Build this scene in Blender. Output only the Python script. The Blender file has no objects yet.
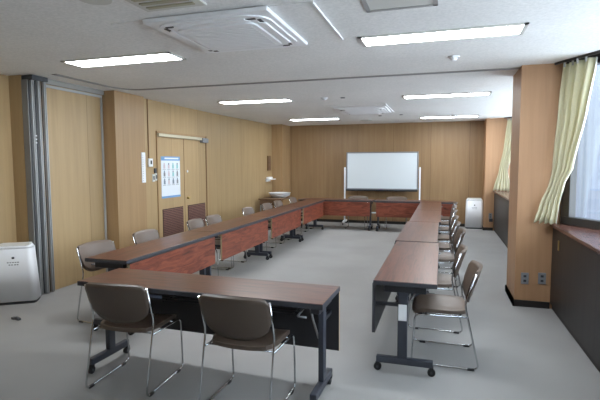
import bpy, bmesh, math, random
from mathutils import Vector, Matrix
random.seed(7)
S = bpy.context.scene
C = S.collection
PI = math.pi
H = 2.57

def lin(c):
    return tuple(((v/255)/12.92 if v/255 <= .04045 else ((v/255+.055)/1.055)**2.4) for v in c)+(1,)

# ---------------------------------------------------------------- camera, world, exposure
CAM_F, CAM_YAW, CAM_PITCH, CAM_ROLL, CAM_H = 461, .300, .078, -.003, 1.547
cam = bpy.data.cameras.new('camera'); camo = bpy.data.objects.new('camera', cam); C.objects.link(camo)
cam.sensor_width = 36; cam.lens = 36*CAM_F/600; cam.clip_end = 200
_f = Vector((-math.sin(CAM_YAW)*math.cos(CAM_PITCH), math.cos(CAM_YAW)*math.cos(CAM_PITCH), -math.sin(CAM_PITCH)))
_r = Vector((math.cos(CAM_YAW), math.sin(CAM_YAW), 0)); _u = _r.cross(_f)
_r2 = _r*math.cos(CAM_ROLL)+_u*math.sin(CAM_ROLL); _u2 = -_r*math.sin(CAM_ROLL)+_u*math.cos(CAM_ROLL)
M3 = Matrix((_r2, _u2, -_f)).transposed()
camo.matrix_world = Matrix.Translation((0, 0, CAM_H)) @ M3.to_4x4()
S.camera = camo
S.view_settings.view_transform = 'Standard'; S.view_settings.look = 'None'
S.view_settings.gamma = 1; S.view_settings.use_curve_mapping = False
S.view_settings.exposure = 0.5
w = bpy.data.worlds.new('overcast_sky'); S.world = w; w.use_nodes = True
bg = w.node_tree.nodes['Background']; bg.inputs[0].default_value = (.84, .92, 1.0, 1); bg.inputs[1].default_value = 6.0
LAMP_STRENGTH = 24

# ---------------------------------------------------------------- materials
def mat(name, rgb, rough=.6, metal=0, spec=.5, **k):
    m = bpy.data.materials.new(name); m.use_nodes = True
    b = m.node_tree.nodes['Principled BSDF']
    b.inputs['Base Color'].default_value = lin(rgb); b.inputs['Roughness'].default_value = rough
    b.inputs['Metallic'].default_value = metal; b.inputs['Specular IOR Level'].default_value = spec
    if 'coat' in k: b.inputs['Coat Weight'].default_value = k['coat']; b.inputs['Coat Roughness'].default_value = .2
    # faint procedural variation of the surface
    nt = m.node_tree; tc = nt.nodes.new('ShaderNodeTexCoord'); nz = nt.nodes.new('ShaderNodeTexNoise')
    nz.inputs['Scale'].default_value = k.get('nscale', 60); nt.links.new(tc.outputs['Object'], nz.inputs['Vector'])
    r = nt.nodes.new('ShaderNodeMapRange'); r.inputs[3].default_value = max(0, rough-.06); r.inputs[4].default_value = min(1, rough+.06)
    nt.links.new(nz.outputs['Fac'], r.inputs[0]); nt.links.new(r.outputs[0], b.inputs['Roughness'])
    return m

def ramp(nt, stops):
    r = nt.nodes.new('ShaderNodeValToRGB'); e = r.color_ramp.elements
    while len(e) < len(stops): e.new(.5)
    for q, (p, c) in zip(e, stops): q.position = p; q.color = lin(c)
    return r

def grain(name, stops, scale, coord='Object', rough=.4, nscale=1.0, detail=6, seams=None, rot=None, dist=.6, coat=0, spec=.5):
    """streaked wood: noise stretched by scale; seams = (axis index, pitch, width, offset, darkness)"""
    m = bpy.data.materials.new(name); m.use_nodes = True; nt = m.node_tree
    b = nt.nodes['Principled BSDF']; b.inputs['Roughness'].default_value = rough; b.inputs['Specular IOR Level'].default_value = spec
    b.inputs['Coat Weight'].default_value = coat; b.inputs['Coat Roughness'].default_value = .25
    if coord == 'Object':
        src = nt.nodes.new('ShaderNodeTexCoord').outputs['Object']
    else:
        src = nt.nodes.new('ShaderNodeNewGeometry').outputs['Position']
    mp = nt.nodes.new('ShaderNodeMapping'); mp.inputs['Scale'].default_value = scale; nt.links.new(src, mp.inputs[0])
    oi = nt.nodes.new('ShaderNodeObjectInfo'); ad = nt.nodes.new('ShaderNodeVectorMath'); ad.operation = 'ADD'
    ml = nt.nodes.new('ShaderNodeVectorMath'); ml.operation = 'SCALE'; ml.inputs['Scale'].default_value = 0 if coord != 'Object' else 7
    nt.links.new(oi.outputs['Location'], ml.inputs[0])
    nt.links.new(mp.outputs[0], ad.inputs[0]); nt.links.new(ml.outputs[0], ad.inputs[1])
    nz = nt.nodes.new('ShaderNodeTexNoise'); nz.inputs['Scale'].default_value = nscale; nz.inputs['Detail'].default_value = detail
    nz.inputs['Distortion'].default_value = dist; nz.inputs['Roughness'].default_value = .6
    nt.links.new(ad.outputs[0], nz.inputs['Vector'])
    r = ramp(nt, stops); nt.links.new(nz.outputs['Fac'], r.inputs[0]); out = r.outputs[0]
    if seams:
        ax, pitch, width, off, dark = seams
        sp = nt.nodes.new('ShaderNodeSeparateXYZ'); nt.links.new(src, sp.inputs[0])
        a = nt.nodes.new('ShaderNodeMath'); a.operation = 'ADD'; a.inputs[1].default_value = off+100*pitch; nt.links.new(sp.outputs[ax], a.inputs[0])
        d = nt.nodes.new('ShaderNodeMath'); d.operation = 'DIVIDE'; d.inputs[1].default_value = pitch; nt.links.new(a.outputs[0], d.inputs[0])
        fr = nt.nodes.new('ShaderNodeMath'); fr.operation = 'FRACT'; nt.links.new(d.outputs[0], fr.inputs[0])
        lt = nt.nodes.new('ShaderNodeMath'); lt.operation = 'LESS_THAN'; lt.inputs[1].default_value = width/pitch; nt.links.new(fr.outputs[0], lt.inputs[0])
        # each board is a slightly different tone
        fl = nt.nodes.new('ShaderNodeMath'); fl.operation = 'FLOOR'; nt.links.new(d.outputs[0], fl.inputs[0])
        wn = nt.nodes.new('ShaderNodeTexWhiteNoise'); wn.noise_dimensions = '1D'; nt.links.new(fl.outputs[0], wn.inputs['W'])
        mr = nt.nodes.new('ShaderNodeMapRange'); mr.inputs[3].default_value = .93; mr.inputs[4].default_value = 1.05; nt.links.new(wn.outputs[0], mr.inputs[0])
        vm = nt.nodes.new('ShaderNodeVectorMath'); vm.operation = 'SCALE'; nt.links.new(out, vm.inputs[0]); nt.links.new(mr.outputs[0], vm.inputs['Scale'])
        mx = nt.nodes.new('ShaderNodeMix'); mx.data_type = 'RGBA'; nt.links.new(lt.outputs[0], mx.inputs['Factor'])
        nt.links.new(vm.outputs[0], mx.inputs['A']); mx.inputs['B'].default_value = lin(dark); out = mx.outputs['Result']
    nt.links.new(out, b.inputs['Base Color'])
    bp = nt.nodes.new('ShaderNodeBump'); bp.inputs['Strength'].default_value = .04; bp.inputs['Distance'].default_value = .01
    nt.links.new(nz.outputs['Fac'], bp.inputs['Height']); nt.links.new(bp.outputs[0], b.inputs['Normal'])
    return m

def speckle(name, c1, c2, scale, rough=.9, bump=.3, stain=None):
    m = bpy.data.materials.new(name); m.use_nodes = True; nt = m.node_tree
    b = nt.nodes['Principled BSDF']; b.inputs['Roughness'].default_value = rough; b.inputs['Specular IOR Level'].default_value = .25
    g = nt.nodes.new('ShaderNodeNewGeometry').outputs['Position']
    nz = nt.nodes.new('ShaderNodeTexNoise'); nz.inputs['Scale'].default_value = scale; nz.inputs['Detail'].default_value = 4; nt.links.new(g, nz.inputs['Vector'])
    r = ramp(nt, [(.3, c1), (.7, c2)]); nt.links.new(nz.outputs['Fac'], r.inputs[0]); out = r.outputs[0]
    if stain:
        n2 = nt.nodes.new('ShaderNodeTexNoise'); n2.inputs['Scale'].default_value = stain[0]; n2.inputs['Detail'].default_value = 5; nt.links.new(g, n2.inputs['Vector'])
        mr = nt.nodes.new('ShaderNodeMapRange'); mr.inputs[1].default_value = .35; mr.inputs[2].default_value = .65
        mr.inputs[3].default_value = stain[1]; mr.inputs[4].default_value = 1.04; nt.links.new(n2.outputs['Fac'], mr.inputs[0])
        vm = nt.nodes.new('ShaderNodeVectorMath'); vm.operation = 'SCALE'; nt.links.new(out, vm.inputs[0]); nt.links.new(mr.outputs[0], vm.inputs['Scale']); out = vm.outputs[0]
    nt.links.new(out, b.inputs['Base Color'])
    bp = nt.nodes.new('ShaderNodeBump'); bp.inputs['Strength'].default_value = bump; bp.inputs['Distance'].default_value = .004
    nt.links.new(nz.outputs['Fac'], bp.inputs['Height']); nt.links.new(bp.outputs[0], b.inputs['Normal'])
    return m

def emit(name, rgb, s):
    m = bpy.data.materials.new(name); m.use_nodes = True; b = m.node_tree.nodes['Principled BSDF']
    b.inputs['Base Color'].default_value = lin((240, 240, 240)); b.inputs['Emission Color'].default_value = lin(rgb); b.inputs['Emission Strength'].default_value = s
    return m

MAT = {
 'carpet': speckle('grey_carpet', (146, 145, 143), (166, 165, 163), 220, .95, .5, (1.1, .93)),
 'ceiling': speckle('ceiling_board', (224, 225, 224), (238, 238, 237), 45, .9, .5, (.8, .96)),
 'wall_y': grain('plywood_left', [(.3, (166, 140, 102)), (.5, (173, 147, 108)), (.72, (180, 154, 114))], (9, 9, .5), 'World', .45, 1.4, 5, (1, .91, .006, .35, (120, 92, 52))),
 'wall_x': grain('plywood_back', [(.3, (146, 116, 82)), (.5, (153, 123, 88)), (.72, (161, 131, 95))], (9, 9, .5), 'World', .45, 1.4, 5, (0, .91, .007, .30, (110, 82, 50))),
 'pillar': grain('plywood_pillar', [(.3, (160, 129, 92)), (.5, (167, 136, 98)), (.72, (174, 143, 104))], (10, 10, .4), 'World', .45, 1.4, 5),
 'column': grain('plywood_column', [(.3, (166, 127, 93)), (.5, (174, 135, 100)), (.72, (181, 142, 107))], (10, 10, .4), 'World', .6, 1.4, 5),
 'dark_ply': grain('plywood_dark', [(.3, (105, 76, 48)), (.6, (126, 94, 60))], (9, 9, .5), 'World', .5),
 'rose': grain('rosewood_top', [(.28, (50, 27, 20)), (.45, (82, 46, 34)), (.58, (102, 60, 44)), (.75, (68, 38, 29))], (1.2, 16, 16), 'Object', .30, 1.6, 8, None, None, 1.2, 0, .5),
 'rose_panel': grain('rosewood_panel', [(.28, (68, 30, 20)), (.45, (116, 56, 38)), (.6, (142, 76, 54)), (.78, (84, 40, 28))], (1.6, 12, 9), 'Object', .42, 1.8, 8, None, None, 1.6),
 'sill': grain('sill_rosewood', [(.3, (70, 44, 38)), (.5, (90, 60, 52)), (.75, (102, 72, 63))], (14, 1.2, 14), 'World', .25, 1.5, 6),
 'cabinet': grain('dark_cabinet', [(.3, (36, 32, 31)), (.7, (50, 45, 43))], (10, 10, .5), 'World', .45, 1.4, 5, (1, .30, .005, 0, (20, 18, 18))),
 'desk': grain('desk_brown', [(.3, (92, 68, 50)), (.7, (122, 94, 70))], (3, 14, 14), 'Object', .4),
 'black': mat('black_steel', (38, 39, 43), .45),
 'steel': mat('slate_steel', (54, 58, 68), .45),
 'rubber': mat('black_rubber', (26, 26, 28), .6),
 'edge': mat('dark_edge_band', (60, 62, 68), .42),
 'edge_beech': mat('beech_edge', (178, 158, 128), .5),
 'panel_back': mat('panel_back', (40, 40, 44), .5),
 'chrome': mat('chrome', (205, 208, 212), .16, 1),
 'alu': mat('aluminium', (172, 173, 174), .42, .3),
 'alu_dark': mat('grey_strip', (128, 127, 126), .5, .1),
 'vinyl': mat('brown_vinyl', (106, 91, 80), .40, spec=.55),
 'shell': mat('brown_shell', (84, 72, 63), .42),
 'white': mat('white_plastic', (238, 240, 243), .45),
 'offwhite': mat('offwhite', (205, 205, 200), .5),
 'grey': mat('grey_plastic', (132, 134, 138), .5),
 'dgrey': mat('dark_grey', (60, 62, 66), .5),
 'beige': mat('beige_metal', (196, 188, 164), .45),
 'board': mat('whiteboard', (216, 224, 228), .22),
 'base': mat('dark_base', (36, 32, 30), .5),
 'track': mat('track_grey', (150, 148, 143), .6),  # plain grey of the ceiling track and the band over the pocket door
 'louver': mat('louver_brown', (124, 88, 78), .5),
 'louver_gap': mat('louver_gap', (70, 46, 42), .6),
 'brown_metal': mat('dark_bronze_frame', (52, 50, 48), .4),
 'curtain': mat('pale_green_curtain', (226, 222, 192), .85),
 'lining': mat('curtain_lining', (238, 240, 232), .85),
 'blue': mat('poster_blue', (110, 158, 204), .5), 'paper': mat('paper', (226, 232, 238), .5),
 'teal': mat('poster_teal', (140, 196, 196), .5), 'ink': mat('poster_ink', (120, 136, 148), .5), 'pink': mat('poster_pink', (206, 190, 196), .5),
 'vent': mat('vent_beige', (170, 166, 142), .5),
 'lever': mat('blue_grey_lever', (92, 102, 122), .4),
 'purple': mat('purple_label', (92, 70, 130), .5),
 'brass': mat('brass', (190, 165, 110), .35, .6),
 'lamp': emit('lamp_tube', (244, 250, 255), LAMP_STRENGTH),
 'fence': grain('exterior_louvre', [(.3, (96, 102, 114)), (.7, (128, 134, 146))], (30, 30, .2), 'World', .6),
}
mm = bpy.data.materials.new('window_glass'); mm.use_nodes = True; nt = mm.node_tree
nt.nodes.remove(nt.nodes['Principled BSDF'])
tr = nt.nodes.new('ShaderNodeBsdfTransparent'); tr.inputs[0].default_value = (.92, .95, .97, 1)
gl = nt.nodes.new('ShaderNodeBsdfGlossy'); gl.inputs['Roughness'].default_value = .02
fz = nt.nodes.new('ShaderNodeValue'); fz.outputs[0].default_value = .05
mx = nt.nodes.new('ShaderNodeMixShader'); nt.links.new(fz.outputs[0], mx.inputs[0]); nt.links.new(tr.outputs[0], mx.inputs[1]); nt.links.new(gl.outputs[0], mx.inputs[2])
nt.links.new(mx.outputs[0], nt.nodes['Material Output'].inputs[0]); MAT['glass'] = mm
# curtain lets a little light through
b = MAT['curtain'].node_tree; pb = b.nodes['Principled BSDF']; tl = b.nodes.new('ShaderNodeBsdfTranslucent'); tl.inputs[0].default_value = lin((232, 226, 188))
mx = b.nodes.new('ShaderNodeMixShader'); mx.inputs[0].default_value = .25; b.links.new(pb.outputs[0], mx.inputs[1]); b.links.new(tl.outputs[0], mx.inputs[2]); b.links.new(mx.outputs[0], b.nodes['Material Output'].inputs[0])

# ---------------------------------------------------------------- mesh helpers
class MB:
    """collects shapes, builds ONE mesh object"""
    def __init__(s): s.bm = bmesh.new(); s.mats = []
    def mi(s, m):
        if m not in s.mats: s.mats.append(m)
        return s.mats.index(m)
    def box(s, x0, x1, y0, y1, z0, z1, m, bev=0, rot=0, fm=None):
        bm = s.bm; n = len(bm.faces)
        r = bmesh.ops.create_cube(bm, size=1)
        mt = Matrix.Translation(((x0+x1)/2, (y0+y1)/2, (z0+z1)/2)) @ Matrix.Rotation(rot, 4, 'Z') @ Matrix.Diagonal((x1-x0, y1-y0, z1-z0, 1))
        bmesh.ops.transform(bm, matrix=mt, verts=r['verts'])
        fs = list({f for v in r['verts'] for f in v.link_faces})
        k = s.mi(m)
        for f in fs:
            f.material_index = k
            if fm:
                f.normal_update()
                for (ax, sg), m2 in fm.items():
                    if f.normal[ax]*sg > .9: f.material_index = s.mi(m2)
        if bev:
            es = list({e for f in fs for e in f.edges})
            bmesh.ops.bevel(bm, geom=es, offset=bev, segments=2, profile=.5, affect='EDGES')
        return s
    def tube(s, pts, r, m, n=8, bend=0, closed=False):
        pts = [Vector(p) for p in pts]
        if bend:
            q = [pts[0]]
            for i in range(1, len(pts)-1):
                a, p, c = pts[i-1], pts[i], pts[i+1]
                d1 = (a-p); d2 = (c-p); b = min(bend, d1.length*.45, d2.length*.45)
                p1 = p+d1.normalized()*b; p2 = p+d2.normalized()*b
                for k in range(5):
                    t = k/4; q.append(p1*(1-t)**2+p*2*t*(1-t)+p2*t*t)
            q.append(pts[-1]); pts = q
        k = s.mi(m); rings = []; up = None
        for i, p in enumerate(pts):
            d = (pts[min(i+1, len(pts)-1)]-pts[max(i-1, 0)]).normalized()
            if up is None:
                up = Vector((0, 0, 1)) if abs(d.z) < .9 else Vector((1, 0, 0))
            x = d.cross(up).normalized(); up = x.cross(d).normalized()
            rings.append([s.bm.verts.new(p+(x*math.cos(2*PI*j/n)+up*math.sin(2*PI*j/n))*r) for j in range(n)])
        for a, b in zip(rings, rings[1:]):
            for j in range(n):
                f = s.bm.faces.new((a[j], a[(j+1) % n], b[(j+1) % n], b[j])); f.material_index = k; f.smooth = True
        for rg in (rings[0][::-1], rings[-1]):
            f = s.bm.faces.new(rg); f.material_index = k
        return s
    def cyl(s, c, r, h, m, axis='Z', n=20, r2=None):
        c = Vector(c); d = {'X': Vector((1, 0, 0)), 'Y': Vector((0, 1, 0)), 'Z': Vector((0, 0, 1))}[axis]
        x = d.orthogonal().normalized(); y = d.cross(x); k = s.mi(m); r2 = r if r2 is None else r2
        R = [[s.bm.verts.new(c+d*(q*h)+(x*math.cos(2*PI*j/n)+y*math.sin(2*PI*j/n))*rr) for j in range(n)] for q, rr in ((-.5, r), (.5, r2))]
        for j in range(n):
            f = s.bm.faces.new((R[0][j], R[0][(j+1) % n], R[1][(j+1) % n], R[1][j])); f.material_index = k; f.smooth = True
        f = s.bm.faces.new(R[0][::-1]); f.material_index = k; f = s.bm.faces.new(R[1]); f.material_index = k
        return s
    def prism(s, poly, z0, z1, m, bev=0, axis='Z'):
        """poly in plan, extruded in z (or: axis 'X' poly=(y,z) extruded x z0..z1; 'Y' poly=(x,z))"""
        def P(p, h):
            return {'Z': (p[0], p[1], h), 'X': (h, p[0], p[1]), 'Y': (p[0], h, p[1])}[axis]
        k = s.mi(m); a = [s.bm.verts.new(P(p, z0)) for p in poly]; b = [s.bm.verts.new(P(p, z1)) for p in poly]
        n = len(poly); fs = [s.bm.faces.new((a[i], a[(i+1) % n], b[(i+1) % n], b[i])) for i in range(n)]
        fs += [s.bm.faces.new(a[::-1]), s.bm.faces.new(b)]
        for f in fs: f.material_index = k
        if bev:
            es = list({e for f in fs for e in f.edges}); bmesh.ops.bevel(s.bm, geom=es, offset=bev, segments=2, profile=.5, affect='EDGES')
        return s
    def sheet(s, fn, nu, nv, m, thick=0, m2=None):
        """grid surface fn(u,v)->(front point); with thickness along grid normal"""
        k = s.mi(m); k2 = s.mi(m2 or m)
        P = [[Vector(fn(i/nu, j/nv)) for j in range(nv+1)] for i in range(nu+1)]
        N = [[None]*(nv+1) for _ in range(nu+1)]
        for i in range(nu+1):
            for j in range(nv+1):
                du = P[min(i+1, nu)][j]-P[max(i-1, 0)][j]; dv = P[i][min(j+1, nv)]-P[i][max(j-1, 0)]
                N[i][j] = du.cross(dv).normalized()
        A = [[s.bm.verts.new(P[i][j]) for j in range(nv+1)] for i in range(nu+1)]
        B = [[s.bm.verts.new(P[i][j]-N[i][j]*thick) for j in range(nv+1)] for i in range(nu+1)]
        for i in range(nu):
            for j in range(nv):
                f = s.bm.faces.new((A[i][j], A[i+1][j], A[i+1][j+1], A[i][j+1])); f.material_index = k; f.smooth = True
                f = s.bm.faces.new((B[i][j+1], B[i+1][j+1], B[i+1][j], B[i][j])); f.material_index = k2; f.smooth = True
        for i in range(nu):
            for j, fl in ((0, 0), (nv, 1)):
                q = (A[i][j], B[i][j], B[i+1][j], A[i+1][j]); f = s.bm.faces.new(q[::-1] if fl else q); f.material_index = k2
        for j in range(nv):
            for i, fl in ((0, 1), (nu, 0)):
                q = (A[i][j], B[i][j], B[i][j+1], A[i][j+1]); f = s.bm.faces.new(q[::-1] if fl else q); f.material_index = k2
        return s
    def build(s, name, parent=None, loc=None, rz=0):
        bmesh.ops.recalc_face_normals(s.bm, faces=s.bm.faces[:])
        me = bpy.data.meshes.new(name); s.bm.to_mesh(me); s.bm.free()
        for m in s.mats: me.materials.append(MAT[m] if isinstance(m, str) else m)
        o = bpy.data.objects.new(name, me); C.objects.link(o)
        if parent: o.parent = parent
        if loc: o.location = loc
        o.rotation_euler.z = rz
        return o

def tag(o, label, cat, group=None, kind=None):
    o['label'] = label; o['category'] = cat
    if group: o['group'] = group
    if kind: o['kind'] = kind
    return o
def thing(name, label, cat, loc=(0, 0, 0), rz=0, group=None):
    o = bpy.data.objects.new(name, None); C.objects.link(o); o.location = loc; o.rotation_euler.z = rz
    o.empty_display_size = .1
    return tag(o, label, cat, group)
def struct(mb, name, parent=None):
    o = mb.build(name, parent)
    if not parent: o['kind'] = 'structure'
    return o
def copy_tree(o, parent=None, off=None):
    c = o.copy(); C.objects.link(c)
    if parent: c.parent = parent
    for ch in list(o.children): copy_tree(ch, c)
    return c

# ---------------------------------------------------------------- the room shell
YN, YB = -1.6, 11.95          # wall behind the camera, back wall
WX = 1.80                     # straight part of the window line
struct(MB().box(-5.1, 2.2, YN-.1, YB+.3, -.1, 0, 'carpet'), 'floor')
struct(MB().prism([(-5.1, YN-.1), (1.92, YN-.1), (1.92, 4.33), (1.28, 5.45), (1.28, 5.98), (1.92, 6.02), (1.92, YB+.12), (-5.1, YB+.12)], H, H+.1, 'ceiling'), 'ceiling')
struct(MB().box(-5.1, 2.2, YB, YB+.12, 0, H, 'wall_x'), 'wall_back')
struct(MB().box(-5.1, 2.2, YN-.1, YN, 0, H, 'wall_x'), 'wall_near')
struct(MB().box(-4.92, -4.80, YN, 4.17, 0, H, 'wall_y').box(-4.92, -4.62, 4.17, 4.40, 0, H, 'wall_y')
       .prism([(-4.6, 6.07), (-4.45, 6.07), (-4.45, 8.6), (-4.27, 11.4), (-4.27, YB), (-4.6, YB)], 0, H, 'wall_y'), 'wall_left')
# pillar between the partition pocket and the long wall; wooden boxed corner at the far left
struct(MB().box(-4.75, -4.36, 5.42, 6.08, 0, H, 'pillar'), 'wall_pillar')
struct(MB().box(-4.27, -3.98, 11.33, YB, 0, H, 'pillar'), 'wall_corner_box')
# right side columns
struct(MB().box(.77, 1.24, 5.39, 6.02, 0, H, 'column'), 'wall_column_near')
struct(MB().box(.93, 2.0, 11.40, YB, 0, H, 'column'), 'wall_column_far')
# outer wall under and above the windows
def outer(poly, z0, z1, m): return MB().prism(poly, z0, z1, m)
mb = MB()
mb.box(WX, WX+.12, YN, 4.3, 0, .92, 'dark_ply').box(WX, WX+.12, YN, 4.3, 2.52, H, 'brown_metal')
mb.box(WX, WX+.12, 6.02, 11.4, 0, .92, 'dark_ply').box(WX, WX+.12, 6.02, 11.4, 2.52, H, 'brown_metal')
mb.box(1.24, WX+.12, 5.72, 6.02, -.1, H, 'dark_ply')
mb.box(1.245, 2.9, 5.66, 5.72, -.1, H+.25, 'fence')
mb.box(WX, WX+.12, YN, -.4, .92, H, 'wall_y')
struct(mb, 'wall_right')

# windows: an oblique leaf next to the column, then straight lights
def window(name, a, b, nm, z0=.95, z1=2.53, mull=()):
    a = Vector((*a, 0)); b = Vector((*b, 0)); L = (b-a).length; ang = math.atan2((b-a).y, (b-a).x)
    fr = MB().box(0, .11, -.04, .04, z0, z1, 'brown_metal', .004).box(L-.07, L, -.04, .04, z0, z1, 'brown_metal', .004)
    fr.box(0, L, -.045, .045, z0-.03, z0+.05, 'brown_metal', .004).box(0, L, -.045, .045, z1-.05, z1+.04, 'brown_metal', .004)
    for t in mull: fr.box(t*L-.03, t*L+.03, -.04, .04, z0, z1, 'brown_metal', .004)
    root = bpy.data.objects.new(name, None); C.objects.link(root); root['kind'] = 'structure'
    root.location = a; root.rotation_euler.z = ang
    fr.build('window_frame', root)
    MB().box(.06, L-.06, -.004, .004, z0+.04, z1-.04, 'glass').build('pane', root)
    MB().box(L*.5-.05, L*.5+.05, -.06, -.045, z0+.02, z0+.04, 'alu').build('latch', root)
window('window_1', (1.215, 5.38), (1.80, 4.33), 0)
window('window_2', (1.84, 4.26), (1.84, -.38), 0, mull=(.33, .66))
window('window_3', (1.84, 11.38), (1.84, 6.04), 0, mull=(.25, .5, .75))
# window-side counters: dark panelled fronts with rosewood sills
for nme, y0, y1, far in (('near', YN, 5.39, 0), ('far', 6.02, 11.40, 1)):
    fx = 1.12 if not far else 1.14
    t = bpy.data.objects.new('window_counter', None); C.objects.link(t); t.location = (fx, y1, 0)
    tag(t, 'dark panelled counter cabinet with rosewood top %s' % ('in the right foreground under the near window' if not far else 'along the right wall under the far window'), 'counter', 'counters under the windows')
    L = y1-y0
    MB().box(0, .045, -L+.002, -.002, .06, .885, 'cabinet').box(.02, .05, -L, -.002, 0, .06, 'base').build('front_panel', t)
    if far: poly = [(-.03, -L+.002), (-.03, -.002), (.655, -.002), (.655, -L+.002)]
    else: poly = [(-.03, -L+.002), (-.03, -.012), (.09, -.012), (.675, -1.10), (.675, -L+.002)]
    MB().prism(poly, .888, .92, 'sill', .004).build('sill_top', t)
    if not far: MB().box(-.012, -.002, -.32, -.29, .68, .78, 'brass', .002).build('hinge', t)

# baseboards
struct(MB().box(-3.97, .92, YB-.015, YB, 0, .07, 'base'), 'baseboard_back')
struct(MB().box(.755, .77, 5.375, 6.03, 0, .07, 'base').box(.755, 1.115, 5.375, 5.39, 0, .07, 'base')
       .box(.755, .77, 5.375, 6.03, 0, .07, 'base'), 'baseboard_column')
struct(MB().box(.915, 1.13, 11.385, 11.40, 0, .07, 'base').box(.915, .93, 11.385, YB, 0, .07, 'base'), 'baseboard_far_column')
struct(MB().box(-4.27, -3.965, 11.315, 11.33, 0, .07, 'base').box(-3.98, -3.965, 11.33, YB-.015, 0, .07, 'base'), 'baseboard_left')

# partition pocket door with pale frame, and ceiling rail for the sliding partition
mb = MB().box(-4.72, -4.56, 4.40, 5.42, 0, H-.004, 'wall_y')
struct(mb, 'door_1')
mb = MB().box(-4.56, -4.545, 4.42, 4.45, .0, 2.47, 'alu').box(-4.56, -4.545, 5.37, 5.40, 0, 2.47, 'alu').box(-4.56, -4.545, 4.42, 5.40, 2.47, 2.50, 'alu')
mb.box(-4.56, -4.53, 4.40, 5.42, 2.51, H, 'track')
struct(mb, 'trim_1')
def rail(pts, wdt, name, m, z0, z1):
    mb = MB(); n = len(pts)
    L = []; R_ = []
    for i, p in enumerate(pts):
        p = Vector(p); a = Vector(pts[max(i-1, 0)]); c = Vector(pts[min(i+1, n-1)]); d = (c-a).normalized(); nn = Vector((-d.y, d.x))
        L.append(p+nn*wdt/2); R_.append(p-nn*wdt/2)
    mb.prism([tuple(q) for q in L]+[tuple(q) for q in R_[::-1]], z0, z1, m)
    return mb
pts = [(-4.22, 4.25), (-4.22, 5.10)]+[(-3.92-.30*math.cos(a*PI/16), 5.10+.38*math.sin(a*PI/16)) for a in range(1, 8)]+[(-3.92, 5.48), (.77, 5.53)]
struct(rail(pts, .075, 'r', 'track', H-.006, H+.0), 'trim_2')
mb = rail([(p[0], p[1]) for p in pts], .012, 'r', 'grey', H-.012, H-.006)
struct(mb, 'trim_3')

# folded sliding partition stacked against the left wall
t = thing('folding_partition', 'stacked grey metal-edged folding partition against the left plywood wall', 'partition', (-4.62, 4.26, 0))
for i, (y, x, m_) in enumerate(((-.075, .09, 'alu_dark'), (-.038, .115, 'alu'), (0, .10, 'alu_dark'), (.038, .13, 'alu'), (.076, .115, 'pillar'), (.110, .14, 'alu'))):
    MB().box(.004, x, y-.017, y+.017, .012, 2.515, m_, .004).build('partition_leaf', t)
    MB().tube([(x+.004, y, .02), (x+.004, y, 2.51)], .006, 'alu' if i % 2 else 'dgrey', 8).build('edge_strip', t)
for z in (1.80, 1.84, 1.88): MB().cyl((.130, -.038, z), .008, .012, 'white', 'X').build('screw_cap', t)
MB().box(.004, .16, -.085, .135, 2.515, 2.564, 'dgrey').build('top_rail', t)
# double door in the left wall
def door_leaf(name, y0, y1):
    r = bpy.data.objects.new(name, None); C.objects.link(r); r['kind'] = 'structure'; r.location = (-4.45, y0, 0)
    w_ = y1-y0
    MB().box(0, .012, .004, w_-.004, .01, 2.05, 'wall_y', .002).build('door_panel', r)
    lv = MB().box(.010, .016, .09, w_-.06, .34, .80, 'louver_gap')
    for k in range(15): lv.box(.012, .024, .10, w_-.07, .352+k*.0295, .371+k*.0295, 'louver', .002)
    lv.build('louver', r)
    return r
d1 = door_leaf('door_2', 6.52, 7.31)
d2 = door_leaf('door_3', 7.315, 8.11)
MB().cyl((.04, .09, .94), .022, .05, 'brass', 'X').build('door_handle', d2)
MB().cyl((.018, .10, 1.42), .022, .01, 'white', 'X').build('alarm_disc', d2)
MB().box(.012, .06, -.02, 1.6-.15, 2.00, 2.05, 'beige', .004).build('closer_rail', d1)
MB().box(.012, .08, .58, .80, 1.96, 2.045, 'grey', .006).build('closer_box', d2)
struct(MB().box(-4.45, -4.43, 8.11, 8.14, 0, 2.09, 'dark_ply').box(-4.45, -4.436, 7.306, 7.320, .01, 2.05, 'dark_ply')
       .box(-4.45, -4.432, 6.495, 6.52, 0, 2.09, 'pillar').box(-4.45, -4.432, 6.495, 8.14, 2.06, 2.09, 'pillar'), 'trim_4')

# ---------------------------------------------------------------- ceiling fittings
def lamp(x0, x1, y, label):
    t = thing('ceiling_light', label, 'light', ((x0+x1)/2, y, H), 0, 'recessed strip lights in the ceiling')
    w2 = (x1-x0)/2
    MB().box(-w2-.03, w2+.03, -.15, -.125, -.012, 0, 'offwhite').box(-w2-.03, w2+.03, .125, .15, -.012, 0, 'offwhite')\
        .box(-w2-.03, -w2, -.15, .15, -.012, 0, 'offwhite').box(w2, w2+.03, -.15, .15, -.012, 0, 'offwhite').build('lamp_frame', t)
    MB().box(-w2, w2, -.125, .125, -.009, -.002, 'lamp').build('diffuser', t)
lamp(-3.60, -2.43, 3.89, 'bright strip light in the ceiling nearest the folded partition')
lamp(-.65, .55, 3.93, 'large bright strip light overhead at the top right of the photo')
lamp(-3.53, -2.36, 7.06, 'strip light in the middle row of the ceiling on the left side')
lamp(-.58, .62, 7.34, 'strip light in the middle row of the ceiling on the right side')
lamp(-3.38, -2.28, 10.3, 'farthest left strip light close to the back wall')
lamp(-.48, .69, 10.72, 'farthest right strip light close to the back wall')

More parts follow.
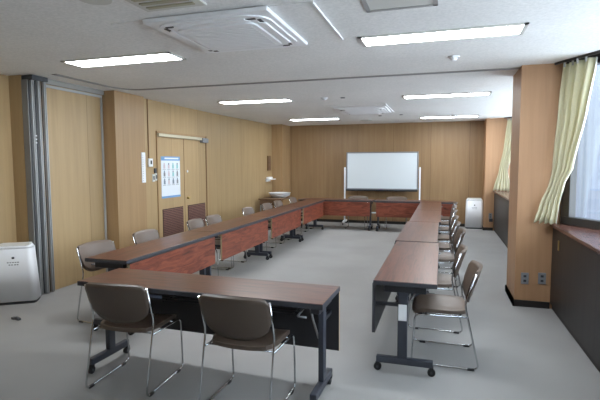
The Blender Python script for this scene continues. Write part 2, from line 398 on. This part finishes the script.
def cassette(loc, label, far=False):
    t = thing('air_conditioner', label, 'air conditioner', loc, 0, 'ceiling cassette air conditioners')
    a = .47
    pan = MB().prism([(-a, -a), (a, -a), (a, a), (-a, a)], -.03, 0, 'white', .008)
    pan.build('face_panel', t)
    # raised ring with rounded corners
    def rr(h, r, n=6):
        out = []
        for cx, cy, a0 in ((h-r, h-r, 0), (-h+r, h-r, PI/2), (-h+r, -h+r, PI), (h-r, -h+r, 1.5*PI)):
            for k in range(n+1): out.append((cx+r*math.cos(a0+k*PI/2/n), cy+r*math.sin(a0+k*PI/2/n)))
        return out
    MB().prism(rr(.43, .16), -.040, -.030, 'white').build('inner_frame', t)
    g = MB().prism(rr(.31, .06), -.054, -.040, 'white', .003)
    for k in range(12): g.box(-.27, .27, -.25+k*.0435, -.232+k*.0435, -.057, -.050, 'white')
    g.build('intake_grille', t)
    for k in range(4):
        m_ = MB(); ang = k*PI/2
        c, s_ = math.cos(ang), math.sin(ang)
        def q(x, y): return (x*c-y*s_, x*s_+y*c)
        m_.prism([q(-.30, .335), q(.30, .335), q(.27, .385), q(-.27, .385)], -.050, -.038, 'white', .004)
        m_.build('flap', t)
        for x in (-.345, .265): MB().prism([q(x, .350), q(x+.08, .350), q(x+.08, .375), q(x, .375)], -.044, -.037, 'dgrey').build('air_slot', t)
    return t
def plate(x0, x1, y0, y1, label):
    t = thing('ceiling_patch', label, 'ceiling panel', ((x0+x1)/2, (y0+y1)/2, H))
    a, b = (x1-x0)/2, (y1-y0)/2
    MB().box(-a, a, -b, b, -.006, 0, 'ceiling').build('patch_board', t)
    MB().box(a-.012, a, -b, b, -.014, -.006, 'white').build('edge_trim', t)
plate(-2.33, -.80, 2.88, 3.80, 'flat patch board in the ceiling around the nearest air conditioner')
cassette((-1.57, 3.32, H-.006), 'large white ceiling cassette air conditioner nearest the viewer')
plate(-2.0, -.95, 8.0, 9.5, 'flat patch board in the ceiling around the far air conditioner')
cassette((-1.45, 8.75, H-.006), 'smaller looking white ceiling air conditioner beyond the ceiling rail')

t = thing('ceiling_hatch', 'square access hatch with grey metal rim at the top edge of the photo', 'hatch', (-.28, 2.96, H))
h = .23; mb = MB()
mb.box(-h, h, h-.03, h, -.008, 0, 'alu').box(-h, h, -h, -h+.03, -.008, 0, 'alu').box(-h, -h+.03, -h, h, -.008, 0, 'alu').box(h-.03, h, -h, h, -.008, 0, 'alu')
mb.build('rim', t); MB().box(-h+.03, h-.03, -h+.03, h-.03, -.004, 0, 'offwhite').build('hatch_cover', t)
t = thing('air_diffuser', 'beige slotted air vent in the ceiling beside the nearest air conditioner', 'vent', (-1.68, 2.50, H))
mb = MB().box(-.22, .22, -.22, .22, -.012, 0, 'offwhite', .003)
mb.build('vent_frame', t)
mb = MB()
for k in range(5): mb.box(-.17, .17, -.17+k*.075, -.135+k*.075, -.02, -.012, 'vent', .002)
mb.build('slats', t)
t = thing('ceiling_speaker', 'round pale ceiling disc at the top left corner of the photo', 'vent', (-2.05, 2.40, H))
MB().cyl((0, 0, -.01), .10, .02, 'offwhite').build('cover', t)
def detector(x, y, lab):
    t = thing('smoke_detector', lab, 'smoke detector', (x, y, H), 0, 'round smoke detectors on the ceiling')
    MB().cyl((0, 0, -.008), .055, .016, 'white').build('detector_base', t)
    MB().cyl((0, 0, -.028), .022, .024, 'white', r2=.038).build('sensor', t)
detector(.08, 4.75, 'round smoke detector below the large strip light at top right')
detector(-1.78, 7.05, 'round smoke detector between the two middle strip lights')
detector(.20, 10.3, 'round smoke detector beside the farthest right strip light')
for x, y, l in ((-1.50, 7.1, 'small dark ceiling outlet right of the middle smoke detector'), (-1.30, 10.0, 'small dark ceiling outlet before the back wall, left one'), (-.85, 9.9, 'small dark ceiling outlet before the back wall, right one')):
    tag(MB().cyl((0, 0, -.006), .035, .012, 'grey').build('ceiling_outlet', loc=(x, y, H)), l, 'outlet')
tag(MB().cyl((0, 0, -.006), .14, .012, 'offwhite').build('round_diffuser', loc=(-1.75, 10.95, H)), 'round flat ceiling vent close to the back wall', 'vent')

# ---------------------------------------------------------------- folding tables
TL, TD, TH = 1.78, .45, .70
def make_table(label, panel=(-.85, .85), pz0=.31):
    t = thing('conference_table', label, 'table', group='folding conference tables in a rectangle')
    MB().box(-TL/2+.003, TL/2-.003, -TD/2+.003, TD/2-.003, TH-.024, TH, 'rose', .002).build('tabletop', t)
    e = MB()
    e.box(-TL/2, TL/2, -TD/2, -TD/2+.006, TH-.034, TH-.002, 'edge', .002).box(-TL/2, TL/2, TD/2-.006, TD/2, TH-.034, TH-.002, 'edge', .002)
    e.box(-TL/2, -TL/2+.006, -TD/2, TD/2, TH-.034, TH-.002, 'edge', .002).box(TL/2-.006, TL/2, -TD/2, TD/2, TH-.034, TH-.002, 'edge', .002)
    e.build('edge_band', t)
    MB().box(-TL/2+.15, TL/2-.15, .02, .06, TH-.075, TH-.035, 'black', .003).build('beam', t)
    MB().box(panel[0], panel[1], TD/2-.010, TD/2+.012, pz0, TH-.036, 'panel_back', fm={(1, 1): 'rose_panel', (0, 1): 'edge_beech', (0, -1): 'edge', (2, -1): 'edge'}).build('modesty_panel', t)
    sh = MB()
    for k in range(6): sh.box(-TL/2+.17, TL/2-.17, -.16+k*.055, -.152+k*.055, TH-.105, TH-.098, 'black')
    for x in (-.70, -.25, .25, .70): sh.box(x-.004, x+.004, -.165, .13, TH-.112, TH-.105, 'black')
    sh.build('book_shelf', t)
    for s in (-1, 1):
        x = s*(TL/2-.07)
        l = MB().box(x-.018, x+.018, -.02, .05, .09, TH-.09, 'steel', .004)
        l.box(x-.022, x+.022, -.205, .205, .065, .115, 'steel', .006)
        l.box(x-.03, x+.03, -.15, .15, TH-.09, TH-.036, 'black', .004)
        l.box(x-.012, x+.012, .05, TD/2-.01, TH-.20, TH-.175, 'black', .002)
        l = l.build('leg', t)
        for y in (-.195, .195):
            MB().cyl((x, y, .028), .028, .024, 'rubber', 'X', 16).cyl((x, y, .028), .010, .034, 'dgrey', 'X', 10)\
                .box(x-.022, x+.022, y-.014, y+.014, .045, .070, 'rubber', .004).build('caster', l)
        br = MB().tube([(x-s*.05, -.10, TH-.05), (x-s*.05, -.03, TH-.17), (x-s*.02, .0, TH-.30)], .008, 'alu_dark', 8, .03)
        br.build('fold_stay', t)
    MB().tube([(TL/2-.16, -.12, TH-.075), (TL/2-.16, -.235, TH-.085), (TL/2-.10, -.24, TH-.085)], .007, 'grey', 8, .02).build('lever', t)
    return t
TBL = {}
def place_table(src, x, y, rz, label):
    t = copy_tree(src); t.location = (x, y, 0); t.rotation_euler.z = rz; t['label'] = label; return t
TL = 1.86
front = make_table('nearest long rosewood table with black underside, two chairs pushed up to it', (-.89, .925), .24)
front.location = (-1.60, 2.885, 0); front.rotation_euler.z = -.022
MB().box(-.36, -.22, -.212, -.204, TH-.070, TH-.050, 'lever', .003).build('latch_plate', front)
TL = 1.78
lt = make_table('first table of the left row, beside the pillar, behind the nearest table', (-.74, .86), .335)
lt.location = (-2.875, 4.27, 0); lt.rotation_euler.z = -PI/2
LL = ['second table of the left row, just past the double door poster',
      'third table of the left row, in front of the hand basin side',
      'last table of the left row, ending at the back row']
for i in range(3): place_table(lt, -2.875, 4.27+1.787*(i+1), -PI/2, LL[i])
rt = make_table('nearest table of the right row, its end leg and casters towards the viewer', (-.84, .86), .29)
rt.location = (-.245, 4.21, 0); rt.rotation_euler.z = PI/2
RL = ['second table of the right row, past the visible seam in the tops', 'third table of the right row, between the second and the last',
      'last table of the right row, meeting the back row']
for i, (x, y) in enumerate(((-.262, 6.03), (-.237, 7.82), (-.237, 9.61))): place_table(rt, x, y, PI/2, RL[i])
MB().box(-TL/2+.046, -TL/2+.052, -.015, .045, TH-.30, TH-.18, 'white').build('paper_tag', rt)
bt = make_table('left table of the back row, in front of the whiteboard', (-.84, .84), .335)
bt.location = (-2.42, 10.78, 0); bt.rotation_euler.z = PI
place_table(bt, -.60, 10.78, PI, 'right table of the back row, in front of the whiteboard')
# ---------------------------------------------------------------- stacking chairs
def make_chair(label):
    t = thing('stacking_chair', label, 'chair', group='brown stacking chairs with chrome sled frames')
    W = .235
    for s in (-1, 1):
        x = s*W
        f = MB().tube([(x, -.212, .735), (x, -.137, .50), (x, -.247, .012), (x, .245, .012), (x, .222, .398), (x*.97, -.155, .400)], .0065, 'chrome', 8, .045).build('side_frame', t)
        MB().box(x-.010, x+.010, -.215, -.165, 0, .018, 'rubber', .004).build('foot_glide', f)
        MB().box(x-.010, x+.010, .145, .195, 0, .018, 'rubber', .004).build('foot_glide', f)
    MB().tube([(-W, .14, .396), (W, .14, .396)], .006, 'chrome').build('crossbar', t)
    MB().tube([(-W, -.11, .396), (W, -.11, .396)], .006, 'chrome').build('crossbar', t)
    # seat: rounded, dished pad, waterfall front
    def seat(u, v):
        a = u*2-1; b_ = v*2-1
        x = a*.222*(1-.10*max(0, b_*-1)**3); y = .045+b_*.20
        # round the outline
        x *= (1-.10*abs(b_)**6); y = .045+b_*.205*(1-.09*abs(a)**5)
        z = .430+.010*a*a-.028*max(0, b_-.45)**2/.3-.010*(1-b_*b_)*(1-a*a)
        return (x, y, z)
    MB().sheet(seat, 14, 12, 'vinyl', .024, 'shell').build('seat', t)
    def back(u, v):
        a = u*2-1
        zt = .766-.014*a*a-.040*(max(0, abs(a)-.80)/.20)**2.6
        zb = .480+.135*(1-math.sqrt(max(0, 1-min(1, abs(a))**2.6)))
        z = zb+(zt-zb)*v
        y = -.118-(z-.49)*.33-.046*(1-a*a)
        x = a*(.225+.008*v)
        return (x, y, z)
    MB().sheet(lambda u, v: (lambda p: (p[0], p[1], p[2]))(back(1-u, v)), 18, 8, 'vinyl', .022, 'shell').build('backrest', t)
    return t
ch = make_chair('empty brown chair at the left end of the nearest table, seen from behind')
ch.location = (-2.085, 2.735, 0); ch.rotation_euler.z = .05
def chair(x, y, rz, label):
    c = copy_tree(ch); c.location = (x, y, 0); c.rotation_euler.z = rz; c['label'] = label
chair(-1.185, 2.69, -.02, 'empty brown chair at the middle of the nearest table, closest to the viewer')
LCH = [(3.81, -.08, 'chair behind the first left table, beside the dark side of the pillar'), (4.66, 0, 'chair behind the first left table, in front of the wide pillar'),
       (5.80, .05, 'chair behind the second left table, below the left door louver'), (6.36, 0, 'chair behind the second left table, below the right door louver'),
       (7.66, 0, 'chair behind the third left table, alone right of the double door'), (8.61, 0, 'chair behind the left row, in front of the left end of the basin desk'),
       (9.29, 0, 'chair behind the left row, in front of the white basin'), (10.27, 0, 'last chair of the left row, nearest the boxed corner')]
for y, r, l in LCH: chair(-3.15+random.uniform(-.015, .015), y, -PI/2+r, l)
RCH = [(3.80, .02, 'nearest chair on the right side, beside the end of the right table row'), (4.58, -.03, 'second chair from the viewer on the right side of the right row'),
       (5.75, .03, 'third chair from the viewer on the right side of the right row'), (6.5, -.02, 'fourth chair from the viewer on the right side of the right row'),
       (7.27, .02, 'fifth chair from the viewer on the right side of the right row'), (8.25, 0, 'sixth chair from the viewer on the right side of the right row'),
       (9.05, -.02, 'seventh chair from the viewer on the right side of the right row'), (9.88, 0, 'last chair on the right side, nearest the back wall')]
for (y, r, l), x in zip(RCH, (.035, -.035, .0, -.03, -.03, -.02, .0, .03)): chair(x, y, PI/2+r, l)
chair(-1.97, 10.98, PI, 'chair behind the back row under the left half of the whiteboard')
chair(-1.03, 10.98, PI+.04, 'chair behind the back row under the right half of the whiteboard')

# ---------------------------------------------------------------- whiteboard
t = thing('whiteboard', 'large white board on white posts standing in front of the back wall', 'whiteboard', (-1.46, 11.62, 0))
MB().box(-.86, .86, -.008, .012, .93, 1.81, 'board').build('board_surface', t)
mb = MB().box(-.89, -.86, -.02, .02, .90, 1.84, 'grey', .004).box(.86, .89, -.02, .02, .90, 1.84, 'grey', .004)
mb.box(-.89, .89, -.02, .02, 1.81, 1.84, 'grey', .004).box(-.89, .89, -.02, .02, .90, .93, 'grey', .004); mb.build('board_frame', t)
MB().box(-.88, .88, -.10, -.02, .865, .885, 'dgrey', .004).box(-.88, .88, -.10, -.092, .865, .91, 'dgrey', .003).build('pen_tray', t)
MB().box(-.07, .05, -.085, -.05, .885, .915, 'purple', .004).build('eraser', t)
for s in (-1, 1):
    l = MB().box(s*.93-.018, s*.93+.018, -.015, .015, .10, 1.46, 'white', .004).box(s*.93-.02, s*.93+.02, -.24, .24, .055, .10, 'white', .004)
    l.box(min(s*.89, s*.93), max(s*.89, s*.93), -.01, .01, 1.38, 1.41, 'grey').box(min(s*.89, s*.93), max(s*.89, s*.93), -.01, .01, .92, .95, 'grey')
    l = l.build('stand_leg', t)
    for y in (-.22, .22): MB().cyl((s*.93, y, .03), .03, .022, 'rubber', 'X', 14).box(s*.93-.016, s*.93+.016, y-.012, y+.012, .04, .058, 'rubber').build('caster', l)
MB().box(-.93, .93, -.012, .012, .30, .33, 'white', .003).build('stretcher', t)

# ---------------------------------------------------------------- air purifiers
def purifier(loc, rz, w_, d_, h_, label, flare=.03, group=None):
    t = thing('air_purifier', label, 'air purifier', loc, rz, group)
    def body(k0, k1, z0, z1, m, mb, r=.05):
        n = 5
        def ring(k, z):
            a, b = w_/2+k, d_/2+k*.6; out = []
            for cx, cy, a0 in ((a-r, b-r, 0), (-a+r, b-r, PI/2), (-a+r, -b+r, PI), (a-r, -b+r, 1.5*PI)):
                for q in range(n+1): out.append(mb.bm.verts.new((cx+r*math.cos(a0+q*PI/2/n), cy+r*math.sin(a0+q*PI/2/n), z)))
            return out
        i = mb.mi(m); R0 = ring(k0, z0); R1 = ring(k1, z1); N = len(R0)
        for j in range(N):
            f = mb.bm.faces.new((R0[j], R0[(j+1) % N], R1[(j+1) % N], R1[j])); f.material_index = i; f.smooth = True
        for q in (R0[::-1], R1): f = mb.bm.faces.new(q); f.material_index = i
    mb = MB(); body(flare, 0, .03, h_*.93, 'white', mb); body(0, -.018, h_*.93, h_*.975, 'white', mb); mb.build('body', t)
    mb = MB(); body(flare-.01, flare-.01, 0, .03, 'dgrey', mb); mb.build('base', t)
    # tilted top lid, outlet grille
    MB().prism([(-d_/2+.01, h_*.965), (d_/2-.02, h_*.975), (d_/2-.02, h_*1.0), (0, h_*1.01), (-d_/2+.05, h_*.985)], -w_/2+.03, w_/2-.03, 'offwhite', .006, 'X').build('top_lid', t)
    mb = MB()
    for k in range(5): mb.box(-w_/2+.05, w_/2-.05, -d_/2+.012+k*.012, -d_/2+.018+k*.012, h_*.966, h_*.975, 'dgrey')
    mb.build('air_outlet', t)
    yf = -d_/2-flare*.6*(1-(h_*.78)/(h_*.93))
    mb = MB().box(-.013, .013, yf-.006, yf+.01, h_*.765, h_*.80, 'dgrey', .003); mb.build('logo_mark', t)
    mb = MB()
    for z, xs in ((h_*.705, (-.06, -.035, -.01, .015, .04)), (h_*.665, (-.045, -.02, .01, .035))):
        yy = -d_/2-flare*.6*(1-z/(h_*.93))
        for x in xs: mb.box(x, x+.016, yy-.002, yy+.01, z-.004, z+.006, 'grey')
    mb.build('printed_marks', t)
    return t
purifier((-4.58, 3.96, 0), .58, .36, .21, .665, 'white air purifier on the carpet at the left edge, beside the folded partition', .035, 'white air purifiers')
purifier((.735, 11.72, 0), 0, .37, .26, .72, 'white air purifier against the back wall beside the far column', .012, 'white air purifiers')

# ---------------------------------------------------------------- things on and by the left wall
X0 = -4.45
t = thing('door_poster', 'white poster with blue bands and rows of small pictures on the left door leaf', 'poster', (X0+.012, 6.90, 1.34))
MB().box(0, .003, -.30, .27, -.36, .34, 'paper').build('sheet', t)
MB().box(.003, .0045, -.30, .27, .27, .34, 'blue').box(.0045, .0052, -.20, .22, .295, .32, 'paper').build('blue_header', t)
MB().box(.003, .0045, -.30, .27, -.36, -.325, 'blue').build('blue_footer', t)
mb = MB()
for r in range(3):
    for c in range(4):
        y = -.255+c*.13; z = .17-r*.13
        m_ = ['pink', 'pink', 'teal', 'teal', 'grey', 'pink', 'teal', 'grey', 'ink', 'pink', 'ink', 'grey'][r*4+c]
        mb.box(.003, .0045, y+.02, y+.07, z-.035, z+.03, m_).cyl((.0038, y+.045, z+.045), .018, .0015, 'ink' if (r+c) % 2 else m_, 'X', 10)
        mb.box(.003, .0045, y, y+.09, z-.055, z-.048, 'grey')
mb.build('pictures', t)
t = thing('thermometer_board', 'tall narrow white strip mounted on the wall left of the door', 'thermometer', (-4.36, 6.02, 1.27))
MB().box(0, .012, -.045, .045, 0, .46, 'white', .003).build('strip', t)
mb = MB()
for k in range(12): mb.box(.012, .0135, -.03, -.01, .03+k*.035, .036+k*.035, 'grey')
mb.build('scale_marks', t)
t = thing('wall_phone', 'white intercom box on the wall at the foot of the dark conduit', 'intercom', (X0, 6.31, 1.51))
MB().box(0, .03, -.05, .05, 0, .13, 'white', .005).build('case', t); MB().box(.03, .036, -.018, .018, .04, .10, 'dgrey', .002).build('button', t)
tag(MB().box(0, .012, -.008, .008, 0, .93, 'dark_ply').build('conduit', loc=(X0, 6.285, 1.645)), 'thin dark conduit running down the wall to the white intercom', 'conduit')
def switch(y, z, l, w_=.07, m='offwhite'):
    t = thing('light_switch', l, 'switch', (X0, y, z), 0, 'switches beside the double door')
    MB().box(0, .010, -w_/2, w_/2, -.06, .06, m, .003).build('switch_plate', t); MB().box(.010, .016, -.013, .013, -.03, .03, 'dgrey', .002).build('rocker', t)
switch(6.40, 1.33, 'left small light switch low beside the poster')
switch(6.468, 1.345, 'right small light switch touching the door edge', .05)
tag(MB().box(0, .022, -.025, .025, -.04, .04, 'dgrey', .003).build('remote_control', loc=(X0, 6.44, 1.445)), 'small dark remote control above the two light switches', 'remote control')

# wash corner
t = thing('side_desk', 'narrow brown desk with steel legs holding the white basin by the left wall', 'desk', (-4.00, 10.78, 0))
MB().box(-.25, .33, -.45, .42, .68, .715, 'desk', .004).build('desktop', t)
for x in (-.21, .29):
    for y in (-.40, .37): MB().box(x-.014, x+.014, y-.014, y+.014, 0, .68, 'alu', .003).build('leg', t)
MB().box(-.21, .29, -.44, -.43, .56, .68, 'desk').build('apron', t)
t = thing('wash_basin', 'shallow white basin lying on the narrow brown desk', 'basin', (-3.90, 10.88, .715))
mb = MB(); n = 20; prof = [(.16, .004), (.25, .05), (.27, .115), (.285, .118), (.255, .108), (.21, .04), (.0, .03)]
i = mb.mi('white'); rings = []
for r, z in prof:
    rings.append([mb.bm.verts.new((r*math.cos(2*PI*k/n), r*1.05*math.sin(2*PI*k/n), z)) for k in range(n)] if r else [mb.bm.verts.new((0, 0, z))])
for a, b in zip(rings, rings[1:]):
    for k in range(n):
        q = (a[k], a[(k+1) % n], b[(k+1) % n], b[k]) if len(b) > 1 else (a[k], a[(k+1) % n], b[0])
        f = mb.bm.faces.new(q); f.material_index = i; f.smooth = True
f = mb.bm.faces.new(rings[0][::-1]); f.material_index = i
mb.cyl((0, 0, .003), .14, .006, 'white', n=20); mb.build('bowl', t)
t = thing('wall_plaque', 'narrow brown framed board on the wall above the white soap shelf', 'board', (-4.288, 11.14, 1.38))
MB().box(0, .02, -.11, .11, 0, .38, 'dark_ply', .003).build('frame', t); MB().box(.02, .024, -.085, .085, .02, .36, 'desk').build('face', t)
t = thing('soap_shelf', 'small white shelf on the left wall above the basin', 'shelf', (-4.29, 11.08, 1.15))
MB().box(0, .16, -.17, .17, 0, .02, 'white', .004).build('board', t); MB().box(.0, .10, -.12, .10, .02, .07, 'white', .012).build('soap_dish', t)
MB().box(0, .02, -.15, .15, -.05, 0, 'white', .003).build('bracket', t)

# ---------------------------------------------------------------- column sockets, curtains, floor debris
def socket(loc, l, g=True):
    t = thing('wall_socket', l, 'socket', loc, 0, 'wall sockets on the columns')
    MB().box(-.038, .038, -.008, 0, -.062, .062, 'grey', .003).build('socket_plate', t)
    mb = MB()
    for z in (-.025, .025): mb.box(-.014, .014, -.011, -.008, z-.012, z+.012, 'dgrey', .001)
    mb.build('outlet', t)
socket((.868, 5.39, .31), 'left wall socket low on the near orange column')
socket((1.035, 5.39, .32), 'right wall socket low on the near orange column')
socket((1.07, 11.40, .34), 'wall socket low on the far column beside the air purifier')
tag(MB().box(-.04, .04, -.045, 0, -.04, .03, 'dgrey', .006).build('plug_adapter', loc=(1.08, 11.384, .25)), 'dark plug adapter hanging from the far column socket', 'plug')

def curtain(rows, label, folds, amp, nv=26, group='pale green curtains'):
    """rows: (z, left xy, right xy) from top to bottom"""
    t = thing('curtain', label, 'curtain', (rows[0][1][0], rows[0][1][1], 0), 0, group)
    ox, oy = rows[0][1]
    def at(z):
        for a, b in zip(rows, rows[1:]):
            if b[0] <= z <= a[0]:
                k = (a[0]-z)/(a[0]-b[0]); k = k*k*(3-2*k)*.5+k*.5
                return [a[i][j]*(1-k)+b[i][j]*k for i in (1, 2) for j in (0, 1)]
    def surf(u, v, off=0):
        z = rows[0][0]+(rows[-1][0]-rows[0][0])*v; lx, ly, rx, ry = at(min(rows[0][0], max(rows[-1][0], z)))
        d = Vector((rx-lx, ry-ly)); n = Vector((d.y, -d.x)).normalized()
        if n.y > 0: n = -n
        a_ = amp*(.35+.65*min(1, d.length/.30))
        ph = u*folds*2*PI
        q = Vector((lx, ly))+d*(u+.012*math.sin(ph*2+1))+n*(a_*math.sin(ph+.9*math.sin(v*4+u*5))+a_*.35*math.sin(ph*2.3+v*3)+off)
        zz = z-(0 if v < .98 else .012*math.sin(ph))
        return (q.x-ox, q.y-oy, zz)
    MB().sheet(lambda u, v: surf(u, v), folds*12, nv, 'curtain', .003).build('cloth', t)
    # pleated heading and the white lining edge on the window side
    MB().sheet(lambda u, v: surf(.965+.06*u, v, -.012), 3, nv, 'lining', .003).build('lining_edge', t)
    for k in range(folds):
        p = surf((k+.25)/folds, 0); hd = MB().box(p[0]-.008, p[0]+.008, p[1]-.01, p[1]+.01, 2.50, 2.545, 'alu')
        hd.build('hook', t)
    return t
curtain([(2.530, (1.15, 5.28), (1.325, 4.98)), (2.05, (1.13, 5.29), (1.285, 5.03)), (1.50, (1.09, 5.30), (1.215, 5.12)), (1.34, (1.065, 5.31), (1.16, 5.18)), (1.12, (.98, 5.33), (1.13, 5.21)), (.935, (.925, 5.33), (1.11, 5.22))],
        'pale green curtain gathered over the near orange column and resting on the sill', 4, .032)
curtain([(2.530, (1.36, 11.28), (1.62, 11.10)), (1.9, (1.31, 11.30), (1.52, 11.14)), (1.4, (1.22, 11.32), (1.38, 11.2)), (.935, (1.10, 11.33), (1.45, 11.12))],
        'pale green curtain gathered at the far window beside the far column', 5, .022)
for i, (a, b) in enumerate((((1.08, 5.37), (1.74, 4.21)), ((1.3, 11.33), (1.74, 10.9)))):
    a = Vector(a); b = Vector(b); d = b-a
    MBo = MB().box(0, d.length, -.012, .012, H-.022, H, 'brown_metal')
    o = MBo.build('curtain_rail', loc=(a.x, a.y, 0), rz=math.atan2(d.y, d.x))
    tag(o, 'dark curtain rail on the ceiling above the %s curtain' % ('near' if not i else 'far'), 'curtain rail')

mb = MB(); r_ = random.Random(3)
for k in range(7):
    x, y = r_.uniform(-.05, .05), r_.uniform(-.03, .03); mb.prism([(x-.022, y-.012), (x+.02, y-.016), (x+.028, y+.01), (x-.01, y+.018)], 0, .010+.012*r_.random(), 'dgrey', .003)
tag(mb.build('debris', loc=(-4.06, 3.47, 0)), 'small dark crumb lying on the carpet in front of the left air purifier', 'debris')
